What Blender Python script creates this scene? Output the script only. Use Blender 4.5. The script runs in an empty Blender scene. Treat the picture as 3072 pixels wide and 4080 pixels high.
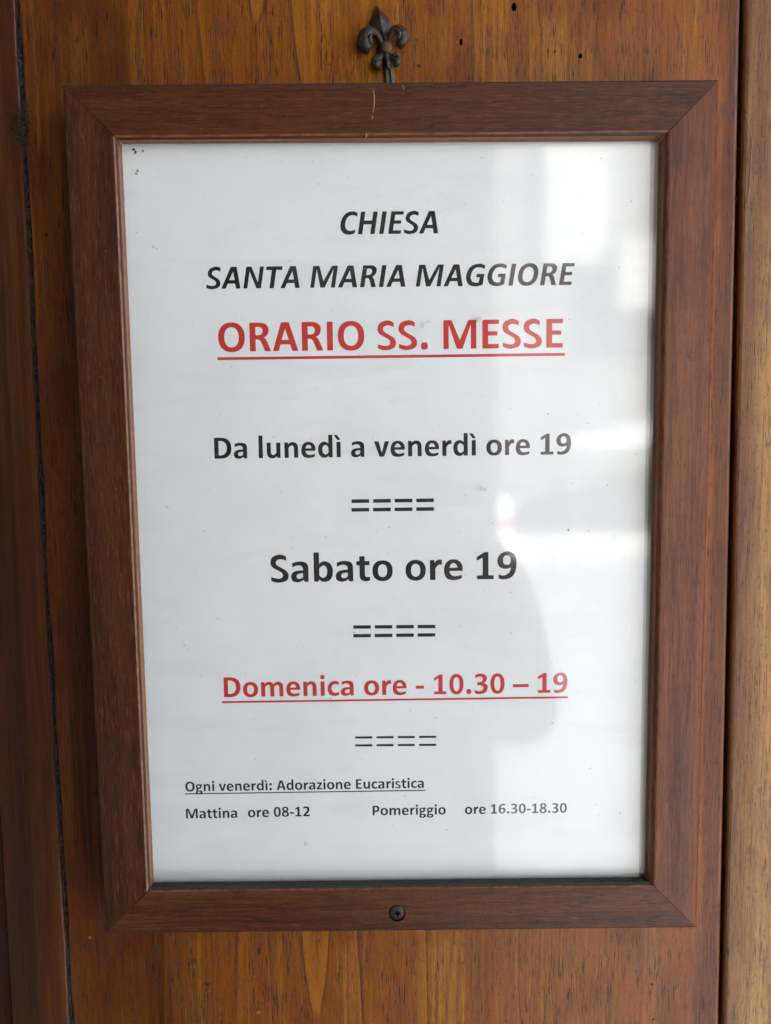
import bpy, bmesh, math, random
from math import sin, cos, pi, radians, sqrt
from mathutils import Vector, Matrix
from mathutils.geometry import tessellate_polygon

random.seed(7)
S = bpy.context.scene
COL = S.collection

# ------------------------------------------------------------------ camera
# "sheet space": millimetres, origin at the middle of the paper, x right, y up, z towards the viewer
EYE = Vector((-4.85, 31.76, 286.03))
RA, RB, RC = .090, .003, .012
F_PX = 2950.0
_R = (Matrix.Rotation(RC, 3, 'Z') @ Matrix.Rotation(RA, 3, 'X') @ Matrix.Rotation(RB, 3, 'Y'))

def W(p):                                   # sheet space (mm) -> world (m)
    return Vector((p[0] / 1000, -p[2] / 1000, 1.5 + p[1] / 1000))

def at(px, py, z):                          # photo pixel -> point on the plane at height z over the paper
    d = _R.transposed() @ Vector(((px - 1536) / F_PX, -(py - 2040) / F_PX, -1))
    t = (z - EYE.z) / d.z
    return Vector((EYE.x + d.x * t, EYE.y + d.y * t, z))

cd = bpy.data.cameras.new('camera')
cam = bpy.data.objects.new('camera', cd); COL.objects.link(cam)
def _dir(v): return Vector((v[0], -v[2], v[1]))
ax = [_dir(_R[0]), _dir(_R[1]), _dir(_R[2])]
m = Matrix([[ax[j][i] for j in range(3)] for i in range(3)]).to_4x4()
m.translation = W(EYE)
cam.matrix_world = m
cd.sensor_fit = 'VERTICAL'
cd.lens = 6.81
cd.sensor_height = 6.81 * 4080 / F_PX
cd.clip_start = .01; cd.clip_end = 200
cd.dof.use_dof = True
cd.dof.focus_distance = .287
cd.dof.aperture_fstop = 2.1
S.camera = cam

# ------------------------------------------------------------------ daylight
SUN_DIR = Vector((-.55, -.58, -.60)).normalized()          # the way the light travels
wd = bpy.data.worlds.new('World'); S.world = wd; wd.use_nodes = True
nt = wd.node_tree; nt.nodes.clear()
sky = nt.nodes.new('ShaderNodeTexSky'); sky.sky_type = 'NISHITA'; sky.sun_disc = False
sky.sun_elevation = math.asin(-SUN_DIR.z)
sky.sun_rotation = math.atan2(-SUN_DIR.x, -SUN_DIR.y)
bg = nt.nodes.new('ShaderNodeBackground'); bg.inputs[1].default_value = .12
wo = nt.nodes.new('ShaderNodeOutputWorld')
nt.links.new(sky.outputs[0], bg.inputs[0]); nt.links.new(bg.outputs[0], wo.inputs[0])
sl = bpy.data.lights.new('sun', 'SUN'); sl.energy = 4.0; sl.angle = radians(.5); sl.color = (1, .97, .93)
so = bpy.data.objects.new('sun', sl); COL.objects.link(so)
so.rotation_euler = SUN_DIR.to_track_quat('-Z', 'Y').to_euler(); so.location = (3, 3, 6)
S.view_settings.view_transform = 'Standard'; S.view_settings.look = 'None'
S.view_settings.gamma = 1; S.view_settings.exposure = 3.55
S.render.engine = 'CYCLES'
S.cycles.max_bounces = 10; S.cycles.diffuse_bounces = 6; S.cycles.transparent_max_bounces = 12

# ------------------------------------------------------------------ node helper
class NT:
    def __init__(s, name):
        s.m = bpy.data.materials.new(name); s.m.use_nodes = True
        s.t = s.m.node_tree; s.t.nodes.clear()
        s.out = s.t.nodes.new('ShaderNodeOutputMaterial')
    def n(s, typ, **k):
        nd = s.t.nodes.new('ShaderNode' + typ)
        for a, v in k.items():
            if a.startswith('_'): setattr(nd, a[1:], v)
        return nd
    def put(s, sock, v):
        if isinstance(v, bpy.types.NodeSocket): s.t.links.new(v, sock)
        elif v is not None:
            if hasattr(sock.default_value, '__len__') and not hasattr(v, '__len__'): v = (v,) * len(sock.default_value)
            if hasattr(v, '__len__') and len(v) == 3 and len(sock.default_value) == 4: v = (*v, 1)
            sock.default_value = v
    def math(s, op, a, b=None, c=None, clamp=False):
        nd = s.n('Math', _operation=op, _use_clamp=clamp)
        for i, v in enumerate((a, b, c)):
            if v is not None: s.put(nd.inputs[i], v)
        return nd.outputs[0]
    def pos(s, scale=(1, 1, 1), loc=(0, 0, 0)):            # object coordinates in millimetres, scaled
        tc = s.n('TexCoord'); mp = s.n('Mapping')
        s.t.links.new(tc.outputs['Object'], mp.inputs[0])
        mp.inputs['Scale'].default_value = [1000 * v for v in scale]; mp.inputs['Location'].default_value = loc
        return mp.outputs[0]
    def noise(s, vec, scale, detail=3, rough=.5, dist=0):
        nd = s.n('TexNoise'); s.t.links.new(vec, nd.inputs['Vector'])
        nd.inputs['Scale'].default_value = scale; nd.inputs['Detail'].default_value = detail
        nd.inputs['Roughness'].default_value = rough; nd.inputs['Distortion'].default_value = dist
        return nd.outputs['Fac']
    def ramp(s, f, stops, interp='LINEAR'):
        nd = s.n('ValToRGB'); s.t.links.new(f, nd.inputs[0]); r = nd.color_ramp; r.interpolation = interp
        while len(r.elements) < len(stops): r.elements.new(.5)
        for e, (p, c) in zip(r.elements, stops):
            e.position = p; e.color = (*c, 1) if hasattr(c, '__len__') else (c, c, c, 1)
        return nd.outputs[0]
    def mix(s, f, a, b, mode='MIX'):
        nd = s.n('Mix', _data_type='RGBA', _blend_type=mode)
        s.put(nd.inputs[0], f); s.put(nd.inputs[6], a); s.put(nd.inputs[7], b)
        return nd.outputs[2]
    def step(s, f, lo, hi):                                # smooth 0..1 between lo and hi
        nd = s.n('MapRange', _interpolation_type='SMOOTHSTEP')
        s.put(nd.inputs[0], f); nd.inputs[1].default_value = lo; nd.inputs[2].default_value = hi
        return nd.outputs[0]
    def bump(s, h, dist, strength=1):
        nd = s.n('Bump'); s.put(nd.inputs['Height'], h); nd.inputs['Distance'].default_value = dist
        nd.inputs['Strength'].default_value = strength
        return nd.outputs[0]
    def pbr(s, col, rough=.5, spec=.5, metal=0, normal=None, coat=0, coat_r=.2):
        p = s.n('BsdfPrincipled')
        s.put(p.inputs['Base Color'], col); s.put(p.inputs['Roughness'], rough); s.put(p.inputs['Specular IOR Level'], spec)
        s.put(p.inputs['Metallic'], metal)
        s.put(p.inputs['Coat Weight'], coat); s.put(p.inputs['Coat Roughness'], coat_r)
        if normal is not None: s.t.links.new(normal, p.inputs['Normal'])
        s.t.links.new(p.outputs[0], s.out.inputs[0])
        return s.m

def wood_door(name, dark, mid, light, seed, grow=None, grey=.5, red=(.14, .032, .006), pore=1.0, edge=None, tint=None):
    """varnished board, grain along z (object space)"""
    k = NT(name)
    L = (seed * 13.7, seed * 5.1, seed * 91.3)
    slow = k.noise(k.pos((.05, .05, .004), L), 1, 3, .55, .3)             # broad stripes
    fine = k.noise(k.pos((.55, .3, .011), L), 1, 4, .6, .25)              # growth lines
    blot = k.noise(k.pos((.045, .03, .02), (L[2], L[0], 0)), 1, 4, .6)    # stain blotches
    lines = k.noise(k.pos((2.6, 1, .035), L), 1, 3, .7)
    f = k.math('ADD', k.math('MULTIPLY', slow, .6), k.math('MULTIPLY', fine, .42))
    col = k.ramp(f, [(.36, dark), (.47, mid), (.53, mid), (.62, light), (.78, mid)])
    col = k.mix(k.math('MULTIPLY', k.step(blot, .48, .68), .75), col, red)
    bl2 = k.noise(k.pos((.03, .03, .009), (L[1] + 40, 3, L[0])), 1, 4, .65)
    col = k.mix(k.math('MULTIPLY', k.step(bl2, .55, .72), grey), col, (.075, .042, .034))
    col = k.mix(k.math('MULTIPLY', k.step(lines, .47, .60), .45), col, dark)
    smooth_ = None
    if grow:                                               # growth-ring figure: pale early wood inside, dark late wood along its edge
        sx = k.n('SeparateXYZ'); k.t.links.new(k.pos(), sx.inputs[0])
        wob = k.noise(k.pos((.05, .05, .02), L), 1, 3, .6)
        wx = k.math('MULTIPLY_ADD', wob, 2.4, k.math('SUBTRACT', sx.outputs[0], 1.2))
        smooth_ = 0.0
        for (a0, a1, a2, za, zb, side, wg, wd, am) in grow:
            zz = k.math('SUBTRACT', sx.outputs[2], za)
            xl = k.math('ADD', a0, k.math('ADD', k.math('MULTIPLY', zz, a1), k.math('MULTIPLY', k.math('MULTIPLY', zz, zz), a2)))
            d = k.math('MULTIPLY', k.math('SUBTRACT', wx, xl), side)          # > 0 on the late wood side
            lo, hi = min(za, zb), max(za, zb)
            zm = k.math('MULTIPLY', k.step(sx.outputs[2], lo, lo + 6), k.math('SUBTRACT', 1, k.step(sx.outputs[2], hi - 6, hi)))
            gold = k.math('MULTIPLY', k.math('MULTIPLY', k.step(d, -wg, -wg * .35), k.math('SUBTRACT', 1, k.step(d, -.15, .15))), k.math('MULTIPLY', zm, am))
            drk = k.math('MULTIPLY', k.math('MULTIPLY', k.step(d, -.1, .3), k.math('SUBTRACT', 1, k.step(d, .4, wd))), k.math('MULTIPLY', zm, am))
            col = k.mix(k.math('MULTIPLY', gold, .72), col, (light[0] * .92, light[1] * .84, light[2]))
            col = k.mix(k.math('MULTIPLY', drk, .8), col, (.070, .026, .014))
            smooth_ = k.math('MAXIMUM', gold, smooth_)
    # open pores: short dark dashes along the grain
    pa = k.noise(k.pos((3.0, 1.6, .13), L), 1, 2, .5)
    pb = k.noise(k.pos((1.7, 1.2, .075), (L[1], L[0], L[2])), 1, 3, .65)
    po = k.math('MAXIMUM', pa, k.math('SUBTRACT', pb, .012))
    dens = k.noise(k.pos((.14, .1, .03), (L[0] + 9, 0, 4)), 1, 2, .5)
    pm = k.math('MULTIPLY', k.step(po, .575, .64), k.step(dens, .30, .56))
    if smooth_ is not None: pm = k.math('MULTIPLY', pm, k.math('MULTIPLY_ADD', smooth_, -.7, 1))
    col = k.mix(k.math('MULTIPLY', pm, .92 * pore), col, (.012, .006, .006))
    sp = k.noise(k.pos((.9, .9, .7), L), 1, 3, .7)
    col = k.mix(k.math('MULTIPLY', k.step(sp, .56, .70), .5), col, (.02, .010, .006))
    if tint is not None:                                   # stain of its own along one edge of the board
        sx2 = k.n('SeparateXYZ'); k.t.links.new(k.pos(), sx2.inputs[0])
        for (xa, xb, tc_, am) in tint:
            nz = k.noise(k.pos((.06, .06, .008), (5, 7, seed)), 1, 3, .6)
            xx = k.math('MULTIPLY_ADD', nz, 14, k.math('SUBTRACT', sx2.outputs[0], 7))
            col = k.mix(k.math('MULTIPLY', k.step(xx, xa, xb) if xa < xb else k.math('SUBTRACT', 1, k.step(xx, xb, xa)), am), col, tc_, 'MULTIPLY')
    g = k.noise(k.pos((.8, .8, .25), L), 1, 4, .6)
    h = k.math('SUBTRACT', k.math('MULTIPLY', g, .4), k.math('MULTIPLY', pm, .25))
    orange_peel = k.noise(k.pos((.45, .45, .35), L), 1, 2, .5)
    h = k.math('ADD', h, k.math('MULTIPLY', orange_peel, .6))
    rough = k.math('MULTIPLY_ADD', blot, .20, .24)
    return k.pbr(col, rough, .25, 0, k.bump(h, .00017, .9))

def wood_frame(name, axis, seed, tone=1.0):
    k = NT(name)
    A = lambda a, b: (a, b, b) if axis == 'x' else (b, b, a)
    L = (seed * 17.3, seed * 3.7, seed * 11.9)
    slow = k.noise(k.pos(A(.006, .12), L), 1, 3, .6, .2)
    fine = k.noise(k.pos(A(.05, 1.1), L), 1, 4, .65, .15)
    f = k.math('ADD', k.math('MULTIPLY', slow, .5), k.math('MULTIPLY', fine, .5))
    col = k.ramp(f, [(p, tuple(v * tone for v in c)) for p, c in ((.32, (.022, .0065, .0035)), (.46, (.056, .0168, .0062)), (.60, (.105, .032, .010)), (.75, (.060, .018, .007)))])
    blot = k.noise(k.pos((.05, .05, .05), L), 1, 4, .6)
    col = k.mix(k.math('MULTIPLY', k.step(blot, .5, .7), .3), col, (.030, .014, .010))
    po = k.noise(k.pos(A(.22, 3.6), L), 1, 2, .6)
    pm = k.step(po, .56, .68)
    col = k.mix(k.math('MULTIPLY', pm, .85), col, (.010, .0045, .003))
    lt = k.noise(k.pos(A(.16, 3.0), (L[1], L[2], L[0])), 1, 2, .6)
    col = k.mix(k.math('MULTIPLY', k.step(lt, .56, .68), .5), col, (.17, .058, .022))
    op = k.noise(k.pos((.7, .7, .7), L), 1, 3, .6)
    h = k.math('SUBTRACT', k.math('MULTIPLY', op, .9), k.math('MULTIPLY', pm, .3))
    return k.pbr(col, k.math('MULTIPLY_ADD', blot, .15, .30), .25, 0, k.bump(h, .00011, .9))

def simple(name, col, rough=.6, spec=.5, metal=0, nscale=.5, amp=.3, bump=0.0, col2=None, coat=0):
    k = NT(name)
    nz = k.noise(k.pos(), nscale, 4, .6)
    c2 = col2 or tuple(c * (1 - amp) for c in col)
    c = k.mix(k.step(nz, .35, .65), col, c2)
    nb = k.bump(k.noise(k.pos(), nscale * 3, 4, .6), bump, 1) if bump else None
    return k.pbr(c, rough, spec, metal, nb, coat)

# ------------------------------------------------------------------ object helpers
def tag(o, label=None, cat=None, group=None, kind=None):
    for a, v in (('label', label), ('category', cat), ('group', group), ('kind', kind)):
        if v: o[a] = v
    return o
def empty(name, loc, label, cat, group=None):
    o = bpy.data.objects.new(name, None); COL.objects.link(o); o.location = loc; o.empty_display_size = .02
    return tag(o, label, cat, group)
def mesh(name, verts, faces, mat, parent=None, loc=None, smooth=False, recalc=True):
    """verts in world metres; stored relative to the parent's base (or to loc)"""
    base = Vector((0, 0, 0)); q = parent
    while q is not None: base += q.location; q = q.parent
    o_loc = Vector((0, 0, 0))
    if loc is not None: o_loc = Vector(loc) - base
    base = base + o_loc
    me = bpy.data.meshes.new(name)
    me.from_pydata([tuple(Vector(v) - base) for v in verts], [], faces)
    bm = bmesh.new(); bm.from_mesh(me)
    if recalc: bmesh.ops.recalc_face_normals(bm, faces=bm.faces)
    for f in bm.faces: f.smooth = smooth
    bm.to_mesh(me); bm.free()
    if mat is not None: me.materials.append(mat)
    o = bpy.data.objects.new(name, me); COL.objects.link(o); o.location = o_loc; o.parent = parent
    return o
def box_vf(a, b):
    (x0, y0, z0), (x1, y1, z1) = a, b
    v = [(x, y, z) for x in (x0, x1) for y in (y0, y1) for z in (z0, z1)]
    f = [(0, 1, 3, 2), (4, 6, 7, 5), (0, 4, 5, 1), (2, 3, 7, 6), (0, 2, 6, 4), (1, 5, 7, 3)]
    return v, f
def box(name, a, b, mat, parent=None, loc=None, bev=0):
    v, f = box_vf(a, b)
    o = mesh(name, v, f, mat, parent, loc)
    if bev: bevel(o, bev)
    return o
def bevel(o, w, seg=2):
    bm = bmesh.new(); bm.from_mesh(o.data)
    bmesh.ops.bevel(bm, geom=[e for e in bm.edges if e.calc_face_angle(0) > .3], offset=w, segments=seg, affect='EDGES', profile=.6)
    bm.to_mesh(o.data); bm.free()
def cut(o, cutter):
    md = o.modifiers.new('b', 'BOOLEAN'); md.operation = 'DIFFERENCE'; md.object = cutter; md.solver = 'EXACT'
    bpy.context.view_layer.update()
    dg = bpy.context.evaluated_depsgraph_get()
    me = bpy.data.meshes.new_from_object(o.evaluated_get(dg))
    o.modifiers.clear(); o.data = me
    bpy.data.objects.remove(cutter)
def tube_vf(pts, rad, n=8, squash=None, cap=True):
    """swept tube through world points; rad list; squash = (axis Vector, factor)"""
    V, Fc = [], []
    N = len(pts); up = Vector((0, 1, 0))
    for i, p in enumerate(pts):
        t = (pts[min(i + 1, N - 1)] - pts[max(i - 1, 0)]).normalized()
        s1 = t.cross(up)
        if s1.length < 1e-6: s1 = t.cross(Vector((1, 0, 0)))
        s1.normalize(); s2 = t.cross(s1).normalized()
        for j in range(n):
            a = 2 * pi * j / n
            o = s1 * cos(a) * rad[i] + s2 * sin(a) * rad[i]
            if squash: o -= squash[0] * o.dot(squash[0]) * (1 - squash[1])
            V.append(p + o)
    for i in range(N - 1):
        for j in range(n):
            Fc.append((i * n + j, i * n + (j + 1) % n, (i + 1) * n + (j + 1) % n, (i + 1) * n + j))
    if cap: Fc += [tuple(range(n)), tuple(range((N - 1) * n, N * n))]
    return V, Fc
def spline(P, n=6):
    """Catmull-Rom through points (tuples), any dimension"""
    out = []
    for i in range(len(P) - 1):
        a, b, c, d = P[max(i - 1, 0)], P[i], P[i + 1], P[min(i + 2, len(P) - 1)]
        for j in range(n):
            t = j / n
            out.append(tuple(.5 * (2 * b[k] + (c[k] - a[k]) * t + (2 * a[k] - 5 * b[k] + 4 * c[k] - d[k]) * t * t
                                   + (3 * b[k] - a[k] - 3 * c[k] + d[k]) * t ** 3) for k in range(len(b))))
    out.append(tuple(P[-1]))
    return out

# ------------------------------------------------------------------ heights over the paper (mm)
Z_DOOR, Z_GLASS, Z_RAIL = -12.5, 2.0, 6.5
_L = {}
def edge_line(p0, p1, z):                   # a long straight edge on the door through two photo points; returns x at any y (mm)
    a, b = at(*p0, z), at(*p1, z)
    return lambda y: a.x + (b.x - a.x) * (y - a.y) / (b.y - a.y)
YT, YB = 520.0, -620.0
_gl = edge_line((66, 0), (283, 4080), Z_DOOR)
def g_left(y): return _gl(y) - .8 * math.exp(-((y - 0) / 110) ** 2)      # the old board is not quite straight
g_right = edge_line((2961, 0), (2873, 4080), Z_DOOR)
b_left = edge_line((-218, 0), (25, 4080), Z_DOOR)
bend = edge_line((-60, 0), (145, 4080), Z_DOOR)

# ------------------------------------------------------------------ the door
def grow_line(pts, side, wg, wd, am):
    """growth line through three photo points on the board -> quadratic x(z) in door coordinates"""
    P = [at(x, y, Z_DOOR) for x, y in pts]; Z = [p.y - YB for p in P]; X = [p.x for p in P]
    za = Z[1]; u0, u2 = Z[0] - za, Z[2] - za
    d0, d2 = X[0] - X[1], X[2] - X[1]
    a2 = (d0 / u0 - d2 / u2) / (u0 - u2); a1 = d0 / u0 - a2 * u0
    # shift so that the quadratic is written from the range start
    lo, hi = min(Z[0], Z[2]), max(Z[0], Z[2]); dz = lo - za
    return (X[1] + a1 * dz + a2 * dz * dz, a1 + 2 * a2 * dz, a2, lo, hi, side, wg, wd, am)
GROW = [grow_line([(1303, 3560), (1300, 3860), (1270, 4068)], 1, 4.8, 1.3, .95), grow_line([(1208, 3560), (1222, 3880), (1262, 4068)], -1, 4.8, 1.3, .95),
        grow_line([(1405, 3560), (1432, 3880), (1452, 4200)], 1, 1.6, 2.2, .95), grow_line([(1686, 3560), (1698, 3850), (1702, 4200)], 1, 5.5, 1.6, .8),
        grow_line([(960, 3560), (945, 3850), (950, 4200)], -1, 3.5, 2.0, .6), grow_line([(1050, 3650), (1075, 3850), (1080, 4200)], 1, 1.2, 2.5, .6),
        grow_line([(2070, 3560), (2064, 3850), (2072, 4200)], 1, 1.5, 1.2, .55), grow_line([(1835, 3560), (1800, 3850), (1780, 4200)], -1, 2.5, 3.0, .5),
        grow_line([(1050, -60), (1046, 20), (1020, 105)], 1, 3.5, 2.5, .9), grow_line([(995, -60), (1000, 30), (1018, 105)], -1, 3.5, 1.5, .9),
        grow_line([(1155, -60), (1175, 160), (1212, 400)], -1, 4.5, 2.4, .85), grow_line([(780, -60), (800, 150), (830, 400)], -1, 3.0, 3.0, .5),
        grow_line([(1350, 400), (1420, 230), (1480, -60)], 1, 3.0, 1.5, .4), grow_line([(1880, -60), (1890, 150), (1885, 400)], -1, 3.0, 2.0, .5),
        grow_line([(2130, -60), (2150, 150), (2140, 400)], 1, 3.0, 2.2, .5), grow_line([(560, -60), (540, 150), (560, 400)], 1, 4.0, 3.0, .5)]
M_mid = wood_door('varnished_board', (.080, .024, .004), (.225, .069, .006), (.335, .128, .011), 1,
                  grow=GROW, grey=.35,
                  tint=[(-52, -118, (.50, .42, .40), .9), (60, 125, (1.05, .95, 1.15), .6), (124, 130, (.50, .42, .50), .85)])
M_left = wood_door('dark_varnished_board', (.030, .0080, .002), (.070, .0180, .003), (.115, .034, .004), 2, grey=.3, red=(.05, .013, .004), pore=.7)
M_right = wood_door('golden_varnished_board', (.130, .052, .015), (.290, .134, .036), (.400, .205, .056), 3, grey=.35, red=(.20, .09, .035), pore=.8,
                    tint=[(152, 140, (.45, .36, .40), .8)])
M_gap = simple('groove_dirt', (.010, .010, .011), .95, .2, 0, 1.5, .5)
M_lint = simple('grey_lint', (.105, .108, .112), .95, .1, 0, 2, .6)
M_web = simple('dusty_cobweb', (.085, .066, .045), .95, .1, 0, .9, .5, 0, (.018, .013, .010))

door = empty('wooden_door', W((0, YB, Z_DOOR)), 'varnished brown wooden door of vertical boards behind the framed notice', 'door')

def board(name, prof_fn, mat, label=None):
    """prof_fn(y) -> list of (x, z) across the board, left to right; closed at the back"""
    NY = 150; ys = [YB + (YT - YB) * i / NY for i in range(NY + 1)]
    V, Fc = [], []
    for y in ys: V += [W((x, y, z)) for x, z in prof_fn(y)]
    n = len(prof_fn(0))
    for i in range(len(ys) - 1):
        for j in range(n):
            Fc.append((i * n + j, i * n + (j + 1) % n, (i + 1) * n + (j + 1) % n, (i + 1) * n + j))
    Fc += [tuple(range(n)), tuple(range((len(ys) - 1) * n, len(ys) * n))]
    o = mesh(name, V, Fc, mat, door)
    if label: o['label'] = label
    return o
def round_edge(x, side, r=1.0, depth=6.0):  # side -1 left edge, +1 right edge (ordered left to right)
    pts = [(x, -depth)] + [(x - side * r * (1 - cos(a)), -r + r * sin(a)) for a in (0, pi / 6, pi / 3, pi / 2)]
    pts = [(px, Z_DOOR + dz) for px, dz in pts]
    return pts if side < 0 else pts[::-1]
def rag(y, s): return .16 * sin(y / 9.0 + s) + .10 * sin(y / 3.7 + 2 * s) + .07 * sin(y / 1.9 + 5 * s)     # worn, ragged arrises
GW = .85                                   # half width of the left groove
mid_board = board('door_board', lambda y: round_edge(g_left(y) + GW + rag(y, 1), -1, .8 + .3 * sin(y / 13)) + round_edge(g_right(y) - .78, 1, 1.6)
                  + [(g_right(y) - .78, Z_DOOR - 18), (g_left(y) + GW, Z_DOOR - 18)], M_mid)
def left_prof(y):
    x0, xb, x1 = b_left(y), bend(y) + .5 * sin(y / 40), g_left(y) - GW + rag(y, 3)
    return ([(x0 - .0, Z_DOOR - 17), (x0, Z_DOOR - 5.2), (x0 + .5, Z_DOOR - 4.6), (x0 + .5 + (xb - x0) * .45, Z_DOOR - 3.2), (xb - .8, Z_DOOR - .9), (xb, Z_DOOR - .45), (xb + 1.2, Z_DOOR - .08)]
            + round_edge(x1, 1, .9) + [(x1, Z_DOOR - 18)])
left_board = board('door_board', left_prof, M_left, 'dark door board with a hollowed left edge')
right_board = board('door_board', lambda y: round_edge(g_right(y) + .78, -1, 1.8) + [(430, Z_DOOR), (430, Z_DOOR - 18), (g_right(y) + .78, Z_DOOR - 18)],
                    M_right, 'golden brown door board right of the groove')
# board beyond the left edge, a step deeper
box('door_board', tuple(W((-900, YB, Z_DOOR - 30))), tuple(W((b_left(YB) - 4, YT, Z_DOOR - 14))), M_left, door)
# dirt packed into the grooves
def strip(fn, hw, z, mat, name):
    ys = [YB + (YT - YB) * i / 8 for i in range(9)]
    V, Fc = [], []
    for y in ys:
        V += [W((fn(y) - hw, y, z)), W((fn(y) + hw, y, z)), W((fn(y) + hw, y, z - 8)), W((fn(y) - hw, y, z - 8))]
    for i in range(8):
        for j in range(4): Fc.append((i * 4 + j, i * 4 + (j + 1) % 4, i * 4 + 4 + (j + 1) % 4, i * 4 + 4 + j))
    return mesh(name, V, Fc, mat, door)
strip(g_left, GW + .3, Z_DOOR - 1.9, M_gap, 'groove_bottom')
strip(g_right, .76, Z_DOOR - 5.0, M_gap, 'groove_bottom')

def fibres(name, spots, mat, rad=(.03, .07)):
    V, Fc = [], []
    for (x, y, z, L_, ang, curl) in spots:
        P = []
        a = ang
        p = Vector((x, y, z))
        for i in range(6):
            P.append(W(p)); a += curl
            p = p + Vector((cos(a), sin(a), random.uniform(-.35, .45))) * (L_ / 5)
        r = random.uniform(*rad) / 1000
        v, f = tube_vf(P, [r * .6, r, r, r, r * .8, r * .4], 4)
        k0 = len(V); V += v; Fc += [tuple(k0 + i for i in q) for q in f]
    o = mesh(name, V, Fc, mat, door); o['kind'] = 'stuff'
    return o
sp_ = []
for i in range(1700):                        # lint along the left groove
    y = random.uniform(-260, 240)
    sp_.append((g_left(y) + random.gauss(0, .5), y, Z_DOOR - random.uniform(.0, 1.5), random.uniform(.8, 3.2), random.gauss(pi / 2, .5), random.gauss(0, .25)))
for i in range(260):
    y = random.uniform(-260, 240)
    sp_.append((g_right(y) + random.gauss(0, .5), y, Z_DOOR - random.uniform(1.5, 3.5), random.uniform(.8, 2.5), random.gauss(pi / 2, .6), random.gauss(0, .25)))
fibres('groove_lint', sp_, M_lint, (.04, .10))
c0 = at(92, 520, Z_DOOR)
sp_ = []
for i in range(1500):                        # the dusty web blob on the left groove
    r = abs(random.gauss(0, 1))
    a = random.uniform(0, 2 * pi)
    x = c0.x + cos(a) * r * 2.5 + 0; y = c0.y + sin(a) * r * 5.5
    sp_.append((x, y, Z_DOOR + random.uniform(-1.5, .9), random.uniform(.8, 3.4), random.uniform(0, 2 * pi), random.gauss(0, .5)))
fibres('cobweb', sp_, M_web, (.03, .085))

# worm holes and small knocks, cut into the middle board
def cyl(center, rx, ry, z0, z1, n=20, r2=.6):
    V = [W((center.x + rx * cos(2 * pi * i / n), center.y + ry * sin(2 * pi * i / n), z0)) for i in range(n)]
    V += [W((center.x + rx * r2 * cos(2 * pi * i / n), center.y + ry * r2 * sin(2 * pi * i / n), z1)) for i in range(n)]
    Fc = [(i, (i + 1) % n, n + (i + 1) % n, n + i) for i in range(n)] + [tuple(range(n)), tuple(range(n, 2 * n))]
    return V, Fc
M_hole = simple('hole_wood', (.018, .010, .006), .95, .2, 0, 2, .4)
M_dent = simple('raw_dent', (.120, .040, .015), .6, .5, 0, 2, .4)
allV, allF = [], []
HOLES = [(2048, 27, 1.0, 1.6, 7), (1837, 168, .65, 1.35, 6), (2312, 223, .9, .95, 7), (2210, 206, .3, .55, 3),
         (2597, 3922, .45, .55, 4), (2604, 4062, .35, .4, 3), (185, 935, .5, .7, 1.5)]
for (px, py, rx, ry, dp) in HOLES:
    c = at(px, py, Z_DOOR)
    v, f = cyl(c, rx, ry, Z_DOOR + .6, Z_DOOR - dp, 18, .75)
    k0 = len(allV); allV += v; allF += [tuple(k0 + i for i in q) for q in f]
mid_board.data.materials.append(M_hole)
cutter = mesh('cutter', allV, allF, M_hole)
cut(mid_board, cutter)

def patch(name, L_, mat, h=.05):
    """small raised or stained spots on the face of the middle board"""
    for (px, py, rx, ry) in L_:
        c = at(px, py, Z_DOOR); n = 14; V = [W((c.x, c.y, Z_DOOR + h))]
        for i in range(n):
            a = 2 * pi * i / n; q = random.uniform(.75, 1.2)
            V.append(W((c.x + rx * q * cos(a), c.y + ry * q * sin(a), Z_DOOR + .012)))
        mesh(name, V, [(0, 1 + i, 1 + (i + 1) % n) for i in range(n)], mat, door, recalc=False)
patch('dent', [(2273, 3798, .42, 3.4)], simple('reddish_dent', (.13, .035, .012), .4, .5, 0, 1.5, .4))
patch('knot', [(1033, 3788, .8, 2.0), (628, 3780, .7, 2.6), (826, 3920, 1.3, 1.2)], simple('dark_knot', (.045, .020, .012), .5, .4, 0, .9, .4))
patch('varnish_chip', [(1030, 4034, 1.0, .8), (358, 3735, .7, .6)], simple('pale_chip', (.26, .15, .075), .6, .4, 0, 2, .6))
patch('stain', [(1668, 262, 1.0, .6), (1660, 158, .8, .4)], simple('ink_stain', (.06, .03, .02), .6, .3, 0, 2, .4))
run = [W(at(x, y, Z_DOOR) + Vector((0, 0, .05))) for x, y in spline([(2972, 455), (2984, 500), (2995, 560), (2992, 640), (2988, 720), (2981, 790), (2970, 832)], 5)]
mesh('varnish_run', *tube_vf(run, [.0002 * (.5 + .5 * sin(i * 1.3) ** 2) for i in range(len(run))], 8), simple('varnish_bead', (.30, .19, .12), .2, .6, 0, 1, .3), door, smooth=True)

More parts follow.
